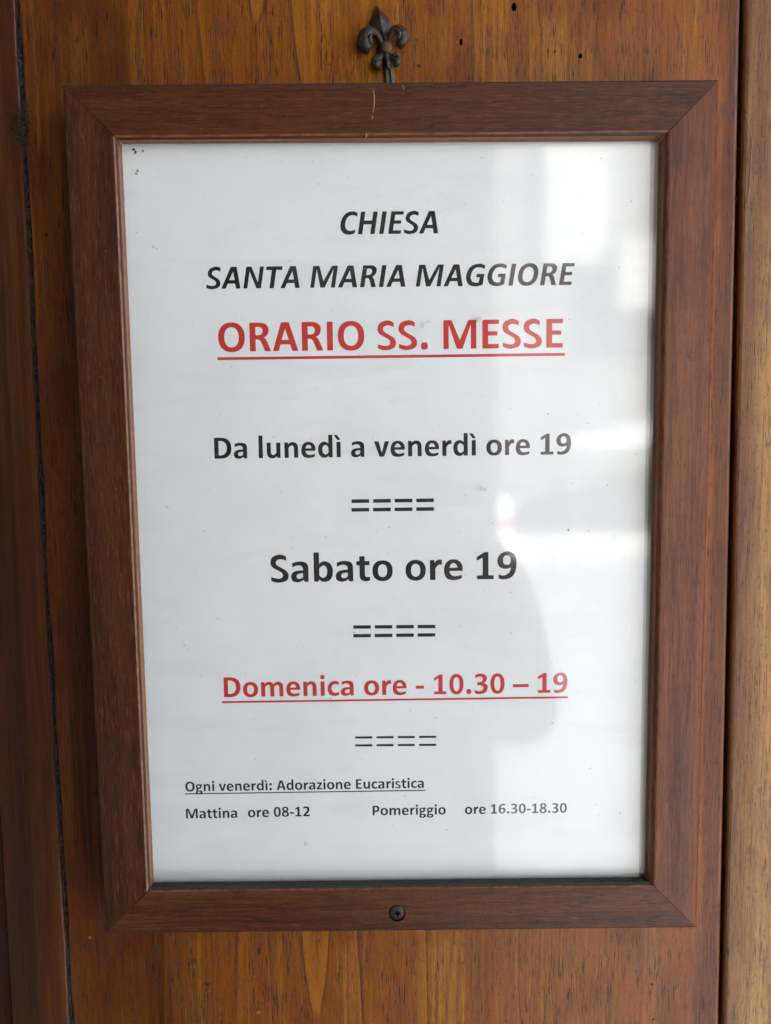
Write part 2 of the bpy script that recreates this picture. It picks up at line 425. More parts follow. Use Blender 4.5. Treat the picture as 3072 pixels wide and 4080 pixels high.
# ------------------------------------------------------------------ the picture frame
OUT = [(246, 336), (2866, 315), (2777, 3698), (418, 3723)]      # TL TR BR BL, outer arris
INN = [(455, 543), (2664, 524), (2603, 3529), (588, 3553)]      # inner arris
LIP = [(486, 574), (2624, 563), (2570, 3494), (614, 3515)]      # foot of the lip on the glass
O_ = [at(*p, Z_RAIL) for p in OUT]; I_ = [at(*p, Z_RAIL) for p in INN]; P_ = [at(*p, Z_GLASS) for p in LIP]
fc = sum(((o.x + 0) for o in O_), 0) / 4, sum((o.y for o in O_), 0) / 4
frame = empty('picture_frame', W((fc[0], min(o.y for o in O_), Z_DOOR)),
              'dark reddish brown wooden picture frame with mitred corners, hung on the door', 'picture frame')
SG = [(-1, 1), (1, 1), (1, -1), (-1, -1)]
def corner_profile(k):
    o, i, p, (sx, sy) = O_[k], I_[k], P_[k], SG[k]
    def off(q, d, z): return Vector((q.x - sx * d, q.y - sy * d, z))      # d > 0 towards the middle of the picture
    return [off(o, .25, Z_DOOR + .02), off(o, .1, Z_RAIL - 1.6), off(o, 0, Z_RAIL - .9), off(o, .22, Z_RAIL - .3), off(o, .8, Z_RAIL),
            off(i, -.9, Z_RAIL + .0), off(i, -.35, Z_RAIL - .08), off(i, 0, Z_RAIL - .35), off(i, .12, Z_RAIL - .9),
            off(i, .55, Z_RAIL - 1.05), off(i, .9, Z_RAIL - 1.35),
            Vector(p.lerp(i, .35)) * 1 + Vector((0, 0, -.3)), off(p, -.12, Z_GLASS + .5), off(p, 0, Z_GLASS + .04),
            off(p, -5, Z_GLASS + .04), off(p, -5, Z_DOOR + .02)]
CP = [corner_profile(k) for k in range(4)]
M_fx = [wood_frame('mahogany_stain', 'x', 1, .80), wood_frame('glare_mahogany_stain', 'z', 2, 1.75), wood_frame('mahogany_stain', 'x', 3, 1.1), wood_frame('mahogany_stain', 'z', 4, .72)]  # right rail's warm glare put into its base colour; left rail set darker
M_dust = simple('dusty_rebate', (.030, .030, .022), .95, .15, 0, 1.2, .5, .0001, (.05, .055, .042))
rails = []
M_edge = simple('worn_highlight_arris', (.19, .070, .026), .45, .4, 0, .25, .6, 0, (.09, .028, .010))  # worn arris with its edge highlight put into the colour
M_lip = simple('lip_bounce_tone', (.18, .066, .026), .4, .4, 0, .5, .3)  # light bounced off the paper put into the lip colour
M_raw = simple('raw_cut_wood', (.36, .15, .06), .8, .3, 0, 1.5, .3)
M_topdust = simple('dusty_top_edge', (.045, .032, .025), .9, .2, 0, .8, .5)
M_rededge = simple('red_rubbed_arris', (.17, .036, .007), .8, .05, 0, .3, .4)
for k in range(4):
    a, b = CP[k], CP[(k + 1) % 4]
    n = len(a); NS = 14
    V, Fc = [], []
    for s in range(NS + 1):
        t = s / NS
        for j in range(n):
            gi = .20 if 5 <= j <= 13 else .05                      # the mitres stand open a hair at the inner end
            L_ = (b[j] - a[j]).length
            tt = gi / L_ + t * (1 - 2 * gi / L_)
            V.append(W(a[j].lerp(b[j], tt)))
    for s in range(NS):
        for j in range(n):
            Fc.append((s * n + j, s * n + (j + 1) % n, (s + 1) * n + (j + 1) % n, (s + 1) * n + j))
    Fc += [tuple(range(n)), tuple(range(NS * n, NS * n + n))]
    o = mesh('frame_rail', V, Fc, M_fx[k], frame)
    for mm in (M_edge, M_lip, M_raw, M_topdust, M_rededge): o.data.materials.append(mm)
    for f in o.data.polygons:
        jj = sorted({v % n for v in f.vertices})
        if len(f.vertices) > 4: f.material_index = 3
        elif len(jj) == 2 and 6 <= jj[0] and jj[1] <= 8: f.material_index = 1
        elif len(jj) == 2 and 10 <= jj[0] and jj[1] <= 13: f.material_index = 2
        elif len(jj) == 2 and k == 0 and jj[0] >= 1 and jj[1] <= 4: f.material_index = 4
        elif len(jj) == 2 and k == 1 and jj[0] >= 2 and jj[1] <= 4: f.material_index = 5
    if k == 2:                                                   # dust lies on the ledge of the bottom rail
        o.data.materials.append(M_dust); di = len(o.data.materials) - 1
        for f in o.data.polygons:
            jj = sorted({v % n for v in f.vertices})
            if len(jj) == 2 and 8 <= jj[0] and jj[1] <= 13: f.material_index = di
        o['label'] = 'bottom rail of the frame with a screw through it and dust on its inner ledge'
    rails.append(o)

# counterbore for the screw in the bottom rail
sc = at(1583, 3641, Z_RAIL)
v, f = cyl(sc + Vector((-.12, .2, 0)), 3.55, 3.55, Z_RAIL + 1, Z_RAIL - 3.0, 40, .88)
M_bore = simple('bore_wood', (.012, .006, .005), .9, .2, 0, 2, .4)
rails[2].data.materials.append(M_bore)
cut(rails[2], mesh('cutter', v, f, M_bore))

def flecks(L_, mat):
    V, Fc = [], []
    for (px, py, rx, ry) in L_:
        c = at(px, py, Z_RAIL + .01); k0 = len(V); V.append(W(c + Vector((0, 0, .05))))
        for i in range(7):
            a = 2 * pi * i / 7; q = random.uniform(.6, 1.3); V.append(W(c + Vector((rx * q * cos(a), ry * q * sin(a), .01))))
        Fc += [(k0, k0 + 1 + i, k0 + 1 + (i + 1) % 7) for i in range(7)]
    mesh('pale_fleck', V, Fc, mat, frame, recalc=False)['kind'] = 'stuff'
flecks([(1471, 3552, .08, .5), (1472, 3561, .16, .16), (1498, 3556, .12, .4), (1504, 3548, .1, .25), (1631, 3546, .12, .35), (1615, 3697, .25, .2), (1135, 3610, .35, .12),
        (1040, 3632, .2, .1), (1700, 3590, .2, .1), (800, 512, .2, .12), (1040, 424, .25, .14), (463, 1948, .3, .15), (480, 2290, .3, .12), (700, 3590, .5, .06),
        (880, 3650, .15, .15), (2200, 3575, .3, .08), (1180, 3560, .25, .08), (420, 1000, .1, .3), (400, 1500, .08, .4)], simple('rubbed_fleck', (.26, .13, .075), .6, .4, 0, 2, .4))
flecks([(2714, 944, .35, .5), (2640, 930, .3, .4), (2748, 1140, .25, .3), (2705, 1330, .2, .3), (2790, 1760, .3, .45)], simple('dark_ring_mark', (.085, .030, .018), .4, .4, 0, 2, .3))

# glass pane
def k_glass():
    k = NT('dusty_glass')
    geo = k.n('NewGeometry')
    dp = k.n('VectorMath', _operation='DOT_PRODUCT')
    wav = k.noise(k.pos((.012, .012, .012)), 1, 2, .5)
    peel = k.noise(k.pos(), .9, 3, .6)
    nb = k.bump(k.math('MULTIPLY_ADD', peel, .012, wav), .0006, .5)
    k.t.links.new(geo.outputs['Incoming'], dp.inputs[0]); k.t.links.new(geo.outputs['Normal'], dp.inputs[1])
    c = k.math('ABSOLUTE', dp.outputs['Value'])
    fr = k.math('MULTIPLY_ADD', k.math('POWER', k.math('SUBTRACT', 1, c, clamp=True), 5), .96, .042)
    tr = k.n('BsdfTransparent'); tr.inputs[0].default_value = (.985, .995, .99, 1)
    gl = k.n('BsdfGlossy'); gl.inputs['Roughness'].default_value = .065
    k.t.links.new(nb, gl.inputs['Normal'])
    df = k.n('BsdfDiffuse'); df.inputs[0].default_value = (.36, .36, .33, 1)
    m1 = k.n('MixShader'); k.put(m1.inputs[0], fr); k.t.links.new(tr.outputs[0], m1.inputs[1]); k.t.links.new(gl.outputs[0], m1.inputs[2])
    film = k.noise(k.pos((.02, .02, .02)), 1, 5, .7)
    grains = k.noise(k.pos(), 1.3, 3, .6)
    wipe = k.noise(k.pos((.012, .012, .07)), 1, 4, .65, .6)
    film = k.math('MULTIPLY_ADD', k.step(wipe, .50, .70), .25, film)
    dm = k.math('ADD', k.math('MULTIPLY', k.step(film, .35, .75), .022), k.math('MULTIPLY', k.step(grains, .66, .78), .12))
    m2 = k.n('MixShader'); k.put(m2.inputs[0], dm); k.t.links.new(m1.outputs[0], m2.inputs[1]); k.t.links.new(df.outputs[0], m2.inputs[2])
    k.t.links.new(m2.outputs[0], k.out.inputs[0])
    return k.m
GL = [Vector((p.x - SG[k][0] * -4.2, p.y - SG[k][1] * -4.2, 0)) for k, p in enumerate(P_)]
gx0, gx1 = max(GL[0].x, GL[3].x), min(GL[1].x, GL[2].x); gy0, gy1 = max(GL[2].y, GL[3].y), min(GL[0].y, GL[1].y)
glass = box('glass_pane', tuple(W((gx0, gy0, .22))), tuple(W((gx1, gy1, Z_GLASS))), k_glass(), frame)
M_back = simple('backing_card', (.60, .58, .47), .85, .3, 0, .3, .08)
box('backing_board', tuple(W((gx0, gy0, -3.0))), tuple(W((gx1, gy1, -.5))), M_back, frame)

# dirt on the glass
M_black = simple('fly_dirt', (.012, .012, .014), .8, .3, 0, 3, .3)
M_brown = simple('brown_dirt', (.30, .21, .10), .9, .2, 0, 3, .4)
M_grey = simple('grey_dirt', (.68, .69, .64), .95, .2, 0, 3, .4)
def blob(c, r, mat_v, n=10):
    V = [W(c + Vector((0, 0, r * .16)))]
    for rr, zz in ((.6, .13), (1, .01)):
        for i in range(n):
            a = 2 * pi * i / n; w = rr * r * random.uniform(.6, 1.25)
            V.append(W(c + Vector((w * cos(a), w * sin(a), zz * r))))
    Fc = [(0, 1 + i, 1 + (i + 1) % n) for i in range(n)] + [(1 + i, 1 + n + i, 1 + n + (i + 1) % n, 1 + (i + 1) % n) for i in range(n)]
    return V, Fc
def blobs(name, L_, mat, parent, label=None):
    V, Fc = [], []
    for (px, py, r) in L_:
        v, f = blob(at(px, py, Z_GLASS + .01), r, None)
        k0 = len(V); V += v; Fc += [tuple(k0 + i for i in q) for q in f]
    o = mesh(name, V, Fc, mat, parent, recalc=False); o['kind'] = 'stuff'
    if label: o['label'] = label
    return o
blobs('dirt_speck', [(532, 596, .55), (541, 605, .5), (536, 612, .3), (566, 637, .16), (633, 672, .14), (545, 925, .2), (1150, 1780, .2), (1090, 1740, .2)], M_black, glass)
blobs('dirt_speck', [(547, 680, .5), (543, 692, .42), (570, 602, .5), (1195, 1775, .3), (1410, 2520, .25), (2265, 2112, .45)], M_brown, glass)
L2 = [(1920, 1945, .9), (1932, 1950, .7), (1914, 1953, .5), (1690, 1295, .9), (1708, 1283, .7), (1910, 1275, 1.2), (625, 990, .5), (610, 985, .4),
      (2345, 2115, .4), (735, 2570, .4), (750, 2585, .3), (2200, 2880, .5), (1220, 3360, .9), (2470, 3240, .5), (1120, 3500, .4)]
blobs('dirt_speck', L2, M_grey, glass)
L3 = []
for i in range(950):
    t = random.random(); u = random.random() ** .8
    L3.append((500 + 2060 * u, 590 + 2880 * t, abs(random.gauss(0, .08)) + .04))
blobs('dust', L3, simple('dark_dust', (.27, .27, .25), .95, .2, 0, 3, .3), glass)

# ------------------------------------------------------------------ the notice (paper, print)
def k_paper():
    k = NT('white_paper')
    a = k.noise(k.pos((.02, .02, .02)), 1, 5, .6); b = k.noise(k.pos(), .9, 4, .7)
    c = k.mix(k.step(a, .35, .7), (.815, .815, .805), (.795, .797, .795))
    c = k.mix(k.math('MULTIPLY', k.step(b, .60, .75), .25), c, (.66, .66, .64))
    hh = k.math('MULTIPLY_ADD', k.noise(k.pos((.016, .016, .010)), 1, 2, .5), 18, b)
    return k.pbr(c, .75, .2, 0, k.bump(hh, .00006, .7))
PQ = [at(*p, 0) for p in [(482, 556), (2592, 548), (2546, 3498), (610, 3520)]]
ins = 3.0
pv = [PQ[0] + Vector((-ins, 0, 0)), PQ[1], PQ[2] + Vector((0, -ins, 0)), PQ[3] + Vector((-ins, -ins, 0))]
notice = empty('notice_sheet', W(((pv[2].x + pv[3].x) / 2, pv[3].y, 0)),
               'white printed church notice of mass times under glass inside the brown frame', 'notice')
V = [W(p) for p in pv] + [W(p + Vector((0, 0, -.12))) for p in pv]
mesh('paper', V, [(0, 1, 2, 3), (7, 6, 5, 4), (0, 4, 5, 1), (1, 5, 6, 2), (2, 6, 7, 3), (3, 7, 4, 0)], k_paper(), notice)

# --- lettering: outlines in 1/1000 em. point = (x, y[, type]); type 0 smooth, 1 corner, 2 straight-to-curve
def rect(x0, y0, x1, y1): return [(x0, y0, 1), (x0, y1, 1), (x1, y1, 1), (x1, y0, 1)]
def sup(cx, cy, rx, ry, n=2.25, N=40):
    out = []
    for i in range(N):
        a = 2 * pi * i / N; c_, s_ = cos(a), sin(a)
        out.append((cx + rx * math.copysign(abs(c_) ** (2 / n), c_), cy + ry * math.copysign(abs(s_) ** (2 / n), s_), 9))
    return out
def mir(cs, w): return [[(w - p[0], *p[1:]) for p in c][::-1] for c in cs]
def rot180(cs, w, h): return [[(w - p[0], h - p[1], *p[2:]) for p in c] for c in cs]
def scl(cs, fx): return [[(*fx(p[0], p[1]), *p[2:]) for p in c] for c in cs]
G = {}
G['I'] = (267, [rect(67, 0, 199, 634)])
G['l'] = (246, [rect(60, 0, 186, 684)])
G['E'] = (488, [[(67, 0, 1), (67, 634, 1), (438, 634, 1), (438, 538, 1), (196, 538, 1), (196, 378, 1), (404, 378, 1), (404, 284, 1), (196, 284, 1), (196, 98, 1), (440, 98, 1), (440, 0, 1)]])
G['H'] = (630, [[(67, 0, 1), (67, 634, 1), (199, 634, 1), (199, 384, 1), (431, 384, 1), (431, 634, 1), (563, 634, 1), (563, 0, 1), (431, 0, 1), (431, 274, 1), (199, 274, 1), (199, 0, 1)]])
G['T'] = (495, [[(182, 0, 1), (182, 528, 1), (8, 528, 1), (8, 634, 1), (487, 634, 1), (487, 528, 1), (314, 528, 1), (314, 0, 1)]])
G['N'] = (659, [[(67, 0, 1), (67, 634, 1), (220, 634, 1), (474, 176, 1), (474, 634, 1), (592, 634, 1), (592, 0, 1), (456, 0, 1), (185, 492, 1), (185, 0, 1)]])
G['M'] = (874, [[(67, 0, 1), (67, 634, 1), (250, 634, 1), (437, 190, 1), (625, 634, 1), (804, 634, 1), (804, 0, 1), (683, 0, 1), (683, 534, 1), (496, 0, 1), (370, 0, 1), (186, 534, 1), (186, 0, 1)]])
G['A'] = (606, [[(16, 0, 1), (214, 634, 1), (388, 634, 1), (590, 0, 1), (452, 0, 1), (408, 146, 1), (190, 146, 1), (150, 0, 1)], [(217, 247, 1), (382, 247, 1), (301, 492, 1)]])
G['R'] = (563, [[(67, 0, 1), (67, 634, 1), (265, 634, 2), (400, 615), (480, 545), (495, 460), (465, 365), (385, 304, 1), (428, 265), (458, 210), (540, 0, 1), (402, 0, 1), (322, 200), (292, 245), (245, 262, 2), (199, 262, 1), (199, 0, 1)],
                [(199, 356, 1), (255, 356, 2), (332, 380), (360, 450), (330, 518), (252, 537, 2), (199, 537, 1)]])
G['P'] = (532, [[(67, 0, 1), (67, 634, 1), (262, 634, 2), (400, 612), (482, 537), (503, 435), (478, 325), (393, 245), (265, 218, 2), (199, 218, 1), (199, 0, 1)],
                [(199, 318, 1), (255, 318, 2), (335, 345), (367, 428), (335, 508), (258, 534, 2), (199, 534, 1)]])
G['D'] = (630, [[(67, 0, 1), (67, 634, 1), (240, 634, 2), (425, 605), (545, 500), (585, 328), (548, 145), (425, 32), (232, 0, 2)],
                [(199, 100, 1), (240, 100, 2), (355, 126), (424, 205), (446, 325), (422, 440), (345, 514), (238, 534, 2), (199, 534, 1)]])
G['O'] = (676, [sup(338, 317, 298, 328), sup(338, 317, 162, 220)])
G['C'] = (529, [[(503, 138, 1), (440, 108), (352, 96), (250, 132), (192, 225), (180, 320), (200, 430), (260, 510), (350, 538), (435, 524), (497, 492, 1), (508, 588, 1), (430, 632), (340, 645), (190, 610), (80, 490), (40, 312), (75, 140), (180, 25), (335, -11), (430, 2), (505, 42, 1)]])
G['G'] = (637, [[(572, 350, 1), (345, 350, 1), (345, 252, 1), (445, 252, 1), (445, 110, 1), (360, 95), (250, 130), (190, 220), (179, 315), (202, 430), (270, 515), (372, 540), (475, 522), (555, 486, 1), (566, 592, 1), (470, 632), (365, 645), (190, 605), (80, 490), (38, 310), (75, 145), (180, 30), (345, -11), (460, 0), (572, 42, 1)]])
Sg = [[(396, 592, 1), (393, 496, 1), (332, 523), (253, 535), (180, 508), (155, 455), (178, 400), (271, 340), (393, 262), (443, 158), (400, 42), (227, -12), (125, 0), (38, 34, 1), (36, 128, 1), (131, 96), (225, 84), (292, 108), (314, 162), (280, 223), (170, 290), (66, 360), (30, 455), (78, 585), (236, 645), (322, 633)]]
G['S'] = (473, Sg)
G['a'] = (494, [[(63, 340, 1), (130, 374), (205, 386), (278, 362), (304, 290, 2), (304, 270, 1), (225, 268), (110, 245), (45, 190), (26, 118), (58, 28), (160, -9), (245, 5), (320, 52, 1), (328, 0, 1), (429, 0, 1), (429, 300, 2), (418, 388), (368, 450), (250, 476), (150, 468), (50, 433, 1)],
                [(304, 197, 1), (235, 196), (172, 172), (153, 128), (175, 85), (225, 73), (270, 88), (304, 121, 1)]])
bg_ = [[(60, 0, 1), (60, 684, 1), (186, 684, 1), (186, 415, 1), (245, 460), (320, 476), (425, 430), (486, 340), (500, 240), (475, 100), (400, 15), (310, -9), (235, 8), (180, 52, 1), (172, 0, 1)],
       [(186, 150, 1), (230, 105), (285, 92), (346, 135), (368, 235), (350, 330), (290, 376), (235, 355), (186, 305, 1)]]
G['b'] = (537, bg_); G['d'] = (537, mir(bg_, 537))
G['c'] = (418, [[(390, 432, 1), (388, 338, 1), (330, 364), (275, 374), (190, 335), (161, 235), (190, 130), (275, 92), (335, 104), (388, 132, 1), (394, 36, 1), (330, 2), (255, -10), (120, 25), (50, 120), (32, 230), (60, 350), (145, 445), (265, 476), (335, 464)]])
G['e'] = (503, [[(161, 205, 1), (185, 130), (262, 84), (350, 88), (440, 116, 1), (446, 36, 1), (360, 3), (245, -11), (105, 25), (45, 125), (32, 232), (60, 360), (140, 450), (252, 477), (370, 445), (440, 365), (464, 262, 2), (464, 205, 1)],
                [(161, 280, 1), (187, 352), (250, 390), (315, 354), (342, 280, 1)]])
G['i'] = (246, [rect(60, 0, 186, 466), sup(123, 602, 72, 72, 2.3)])
G['ì'] = (246, [rect(60, 0, 186, 466), [(-20, 672, 1), (82, 676, 1), (186, 528, 1), (90, 516, 1)]])
ng = [[(60, 0, 1), (60, 466, 1), (165, 466, 1), (171, 412, 1), (238, 460), (320, 476), (418, 440), (464, 360), (474, 285, 2), (474, 0, 1), (348, 0, 1), (348, 268, 2), (335, 345), (285, 372), (235, 352), (186, 300, 1), (186, 0, 1)]]
G['n'] = (537, ng); G['u'] = (537, rot180(ng, 534, 466))
G['m'] = (813, [[(60, 0, 1), (60, 466, 1), (165, 466, 1), (171, 410, 1), (238, 460), (315, 476), (400, 450), (448, 392, 1), (520, 455), (600, 476), (698, 440), (742, 360), (752, 285, 2), (752, 0, 1), (626, 0, 1), (626, 270, 2), (614, 345), (566, 372), (518, 352), (470, 300, 1), (470, 0, 1), (344, 0, 1), (344, 270, 2), (332, 345), (284, 372), (236, 352), (186, 300, 1), (186, 0, 1)]])
G['o'] = (538, [sup(269, 233, 235, 243), sup(269, 233, 106, 149)])
G['r'] = (355, [[(60, 0, 1), (60, 466, 1), (164, 466, 1), (170, 395, 1), (215, 450), (265, 476), (310, 474), (338, 466, 1), (340, 352, 1), (295, 358), (240, 332), (186, 256, 1), (186, 0, 1)]])
G['s'] = (399, scl(Sg, lambda x, y: (30 + (x - 30) * .82, (y + 12) * .737 - 9)))
G['t'] = (347, [[(82, 366, 1), (12, 366, 1), (12, 466, 1), (82, 466, 1), (82, 579, 1), (208, 579, 1), (208, 466, 1), (316, 466, 1), (316, 366, 1), (208, 366, 1), (208, 165, 2), (220, 108), (258, 92), (322, 104, 1), (328, 14, 1), (228, -8), (128, 25), (88, 90), (82, 165, 2)]])
G['v'] = (473, [[(8, 466, 1), (146, 466, 1), (240, 122, 1), (334, 466, 1), (465, 466, 1), (312, 0, 1), (164, 0, 1)]])
G['z'] = (397, [[(28, 0, 1), (28, 88, 1), (222, 368, 1), (38, 368, 1), (38, 466, 1), (364, 466, 1), (364, 384, 1), (168, 98, 1), (370, 98, 1), (370, 0, 1)]])
G['0'] = (507, [sup(254, 317, 222, 328), sup(254, 317, 96, 226)])
G['1'] = (507, [[(62, 0, 1), (450, 0, 1), (450, 92, 1), (330, 92, 1), (330, 634, 1), (238, 634, 1), (55, 520, 1), (64, 434, 1), (197, 506, 1), (197, 92, 1), (62, 92, 1)]])
ninee = [[(55, 106, 1), (59, 14, 1), (186, -9), (349, 36), (440, 160), (473, 367), (442, 535), (355, 622), (249, 645), (95, 578), (28, 439), (72, 294), (204, 236), (338, 272, 1), (298, 150), (186, 82), (110, 92)], sup(249, 440, 90, 112)]
G['9'] = (507, ninee); G['6'] = (507, rot180(ninee, 507, 634))
G['2'] = (507, [[(50, 0, 1), (462, 0, 1), (462, 102, 1), (218, 102, 1), (310, 190), (400, 290), (440, 380), (445, 460), (420, 565), (345, 628), (240, 645), (130, 628), (58, 592, 1), (64, 486, 1), (140, 524), (215, 537), (290, 510), (308, 445), (285, 365), (200, 258), (50, 96, 1)]])
G['3'] = (507, [[(70, 602, 1), (150, 635), (240, 645), (370, 610), (427, 540), (430, 478), (395, 385), (320, 337, 1), (405, 308), (454, 240), (457, 175), (420, 70), (320, 5), (200, -11), (120, -2), (50, 28, 1), (52, 122, 1), (125, 97), (205, 85), (290, 115), (320, 180), (287, 248), (205, 274, 2), (130, 274, 1), (130, 370, 1), (200, 370, 2), (280, 405), (300, 470), (275, 528), (210, 544), (140, 531), (72, 498, 1)]])
G['8'] = (507, [[(254, 645), (385, 615), (446, 510), (425, 405), (355, 340, 1), (440, 270), (478, 165), (430, 45), (254, -11), (75, 45), (30, 165), (68, 270), (150, 332, 1), (85, 400), (62, 500), (120, 612)], sup(254, 478, 80, 80), sup(254, 170, 100, 92)])
G['.'] = (267, [sup(133, 74, 76, 80, 3)])
G[':'] = (276, [sup(138, 74, 76, 80, 3), sup(138, 392, 76, 80, 3)])
G['-'] = (306, [rect(26, 186, 280, 286)])
G['–'] = (498, [rect(0, 190, 498, 290)])
G[' '] = (226, [])
G['g'] = (474, [sup(215, 312, 178, 160), sup(212, 316, 70, 76), [(268, 395, 1), (268, 464, 1), (450, 464, 1), (450, 386, 1), (330, 380, 1)],
                [(108, 205, 1), (52, 130, 1), (62, 60, 1), (140, 20, 1), (170, 40, 1), (160, 95, 1), (190, 150, 1)],
                [(60, 18), (130, 62), (300, 62), (420, 20), (446, -60), (410, -150), (300, -196), (205, -200), (80, -180), (26, -105), (40, -20)],
                [(160, -18), (285, -22), (322, -60), (295, -108), (215, -122), (160, -104), (138, -62)]])

def flatten(C):
    n = len(C); P = [Vector((p[0], p[1])) for p in C]; T = [(p[2] if len(p) > 2 else 0) for p in C]
    if T[0] == 9: return P
    def tan(i, seg_to):                     # tangent at node i when drawing the segment towards seg_to (+1 next, -1 previous)
        if T[i] == 0: return (P[(i + 1) % n] - P[i - 1]).normalized()
        if T[i] == 2:
            j = (i - seg_to) % n            # the straight neighbour lies on the other side
            d = (P[i] - P[j]).normalized()
            return d * seg_to
        return None
    out = []
    for i in range(n):
        j = (i + 1) % n; a, b = P[i], P[j]; ch = (b - a).length
        last = out[-1] if out else None
        if T[i] and T[j]:
            if T[i] == 1: out.append(('c', a))
            else: out.append(('s', a))
            continue
        ta, tb = tan(i, 1), tan(j, -1)
        if tb is not None and T[j] == 2: tb = (P[(j + 1) % n] - P[j]).normalized()
        if ta is not None and T[i] == 2: ta = (P[i] - P[i - 1]).normalized()
        if ta is None: ta = (2 * (b - a).normalized() - tb).normalized() if tb is not None else (b - a).normalized()
        if tb is None: tb = (2 * (b - a).normalized() - ta).normalized()
        for s in range(7):
            t = s / 7; h1 = 2 * t ** 3 - 3 * t * t + 1; h2 = t ** 3 - 2 * t * t + t; h3 = -2 * t ** 3 + 3 * t * t; h4 = t ** 3 - t * t
            out.append(('c' if (s == 0 and T[i] == 1) else 's', a * h1 + ta * ch * h2 + b * h3 + tb * ch * h4))
    res = []; N = len(out)
    for i, (k_, p) in enumerate(out):       # soften the corners a little, as the typeface does
        if k_ != 'c': res.append(p); continue
        a, b = out[i - 1][1], out[(i + 1) % N][1]
        r = min(16, (a - p).length * .45, (b - p).length * .45)
        q0 = p + (a - p).normalized() * r; q1 = p + (b - p).normalized() * r
        for t in (0, .33, .67, 1): res.append(q0 * (1 - t) ** 2 + p * 2 * t * (1 - t) + q1 * t * t)
    return res
_cache = {}
def inside(p, poly):
    c = False; n = len(poly)
    for i in range(n):
        a, b = poly[i], poly[i - 1]
        if (a.y > p.y) != (b.y > p.y) and p.x < (b.x - a.x) * (p.y - a.y) / (b.y - a.y) + a.x: c = not c
    return c
def glyph_tris(ch):
    if ch in _cache: return _cache[ch]
    w, cs = G[ch]; F = [flatten(c) for c in cs]; used = set(); groups = []
    for i, c in enumerate(F):               # a contour lying wholly in another is its hole
        for j, d in enumerate(F):
            if i != j and all(inside(p, d) for p in c[::3]): used.add(i)
    for j, d in enumerate(F):
        if j in used: continue
        groups.append([d] + [F[i] for i in used if all(inside(p, d) for p in F[i][::3])])
    out = []
    for gi, grp in enumerate(groups):
        tri = tessellate_polygon([[Vector((p.x, p.y, 0)) for p in c] for c in grp])
        flat = [p for c in grp for p in c]
        out.append((gi, flat, tri))
    _cache[ch] = (w, out)
    return _cache[ch]
def set_text(txt, i0, p0, dx0, i1, p1, dx1, ink, italic=0.0, z=.03, vs=1.0):
    """glyph i0's point dx0 sits at photo point p0, glyph i1's dx1 at p1, both on the baseline"""
    xs = [0]
    for ch in txt: xs.append(xs[-1] + G[ch][0])
    A, B = at(*p0, 0), at(*p1, 0)
    e0, e1 = xs[i0] + dx0, xs[i1] + dx1
    u = (B - A) / (e1 - e0); up = Vector((-u.y, u.x, 0)) * vs
    V, Fc = [], []
    for ci, ch in enumerate(txt):
        for gi, flat, tri in glyph_tris(ch)[1]:
            k0 = len(V)
            for p in flat:
                q = A + u * (xs[ci] + p.x + italic * p.y - e0) + up * p.y
                V.append(W((q.x, q.y, z + gi * .012)))
            Fc += [tuple(k0 + t for t in tr) for tr in tri]
    return V, Fc
def bar(p0, p1, th, z=.03):
    A, B = at(*p0, 0), at(*p1, 0); u = (B - A).normalized(); n_ = Vector((-u.y, u.x, 0)) * (th / 2 / 10.3)
    V = [W((q.x, q.y, z)) for q in (A - n_, B - n_, B + n_, A + n_)]
    return V, [(0, 1, 2, 3)]
def join(*vf):
    V, Fc = [], []
    for v, f in vf:
        k0 = len(V); V += v; Fc += [tuple(k0 + i for i in q) for q in f]
    return V, Fc
def ink(name, c):
    k = NT(name); b = k.noise(k.pos(), 1.6, 3, .7)
    col = k.mix(k.math('MULTIPLY', k.step(b, .55, .78), .35), c, tuple(x * 1.6 + .01 for x in c))
    return k.pbr(col, .5, .3)
K = ink('black_toner', (.014, .011, .012)); RD = ink('red_toner', (.56, .037, .030))
def line(vf, mat):
    o = mesh('printed_line', *vf, mat, notice, recalc=False)
    # turn every face towards the viewer
    bm = bmesh.new(); bm.from_mesh(o.data)
    for f in bm.faces:
        f.normal_update()
        if f.normal.y > 0: f.normal_flip()
    bm.to_mesh(o.data); bm.free()
    return o
def idx(t, s, k=0): return t.index(s, k)
t1 = 'CHIESA'; line(set_text(t1, 1, (1425.7, 933.4), 67, 5, (1746, 930), 590, K, .165, vs=1.02), K)
t2 = 'SANTA MARIA MAGGIORE'; line(set_text(t2, 1, (881.5, 1150.7), 16, 19, (2226.6, 1135.9), 67, K, .165), K)
t3 = 'ORARIO SS. MESSE'
line(join(set_text(t3, 1, (996.2, 1400.4), 67, 15, (2176.3, 1385.5), 67, RD), bar((866, 1429.4), (2250.7, 1411.9), 11)), RD)
t4 = 'Da lunedì a venerdì ore 19'; line(set_text(t4, 0, (855.1, 1828), 67, 24, (2154.3, 1811.7), 62, K), K)
t5 = 'Sabato ore 19'; line(set_text(t5, 2, (1251.5, 2317.8), 60, 11, (1900.2, 2308.3), 62, K), K)
t6 = 'Domenica ore - 10.30 – 19'
line(join(set_text(t6, 0, (893, 2778), 67, 23, (2143.3, 2760.8), 62, RD), bar((884.4, 2797.7), (2263, 2778), 8)), RD)
t7 = 'Ogni venerdì: Adorazione Eucaristica'
line(join(set_text(t7, 2, (812.4, 3152.4), 60, t7.index('E'), (1418.5, 3143), 67, K), bar((736, 3163), (1694, 3148.7), 4.2, .06)), K)
t8 = 'Mattina'; t9 = 'ore 08-12'; t10 = 'Pomeriggio'; t11 = 'ore 16.30-18.30'
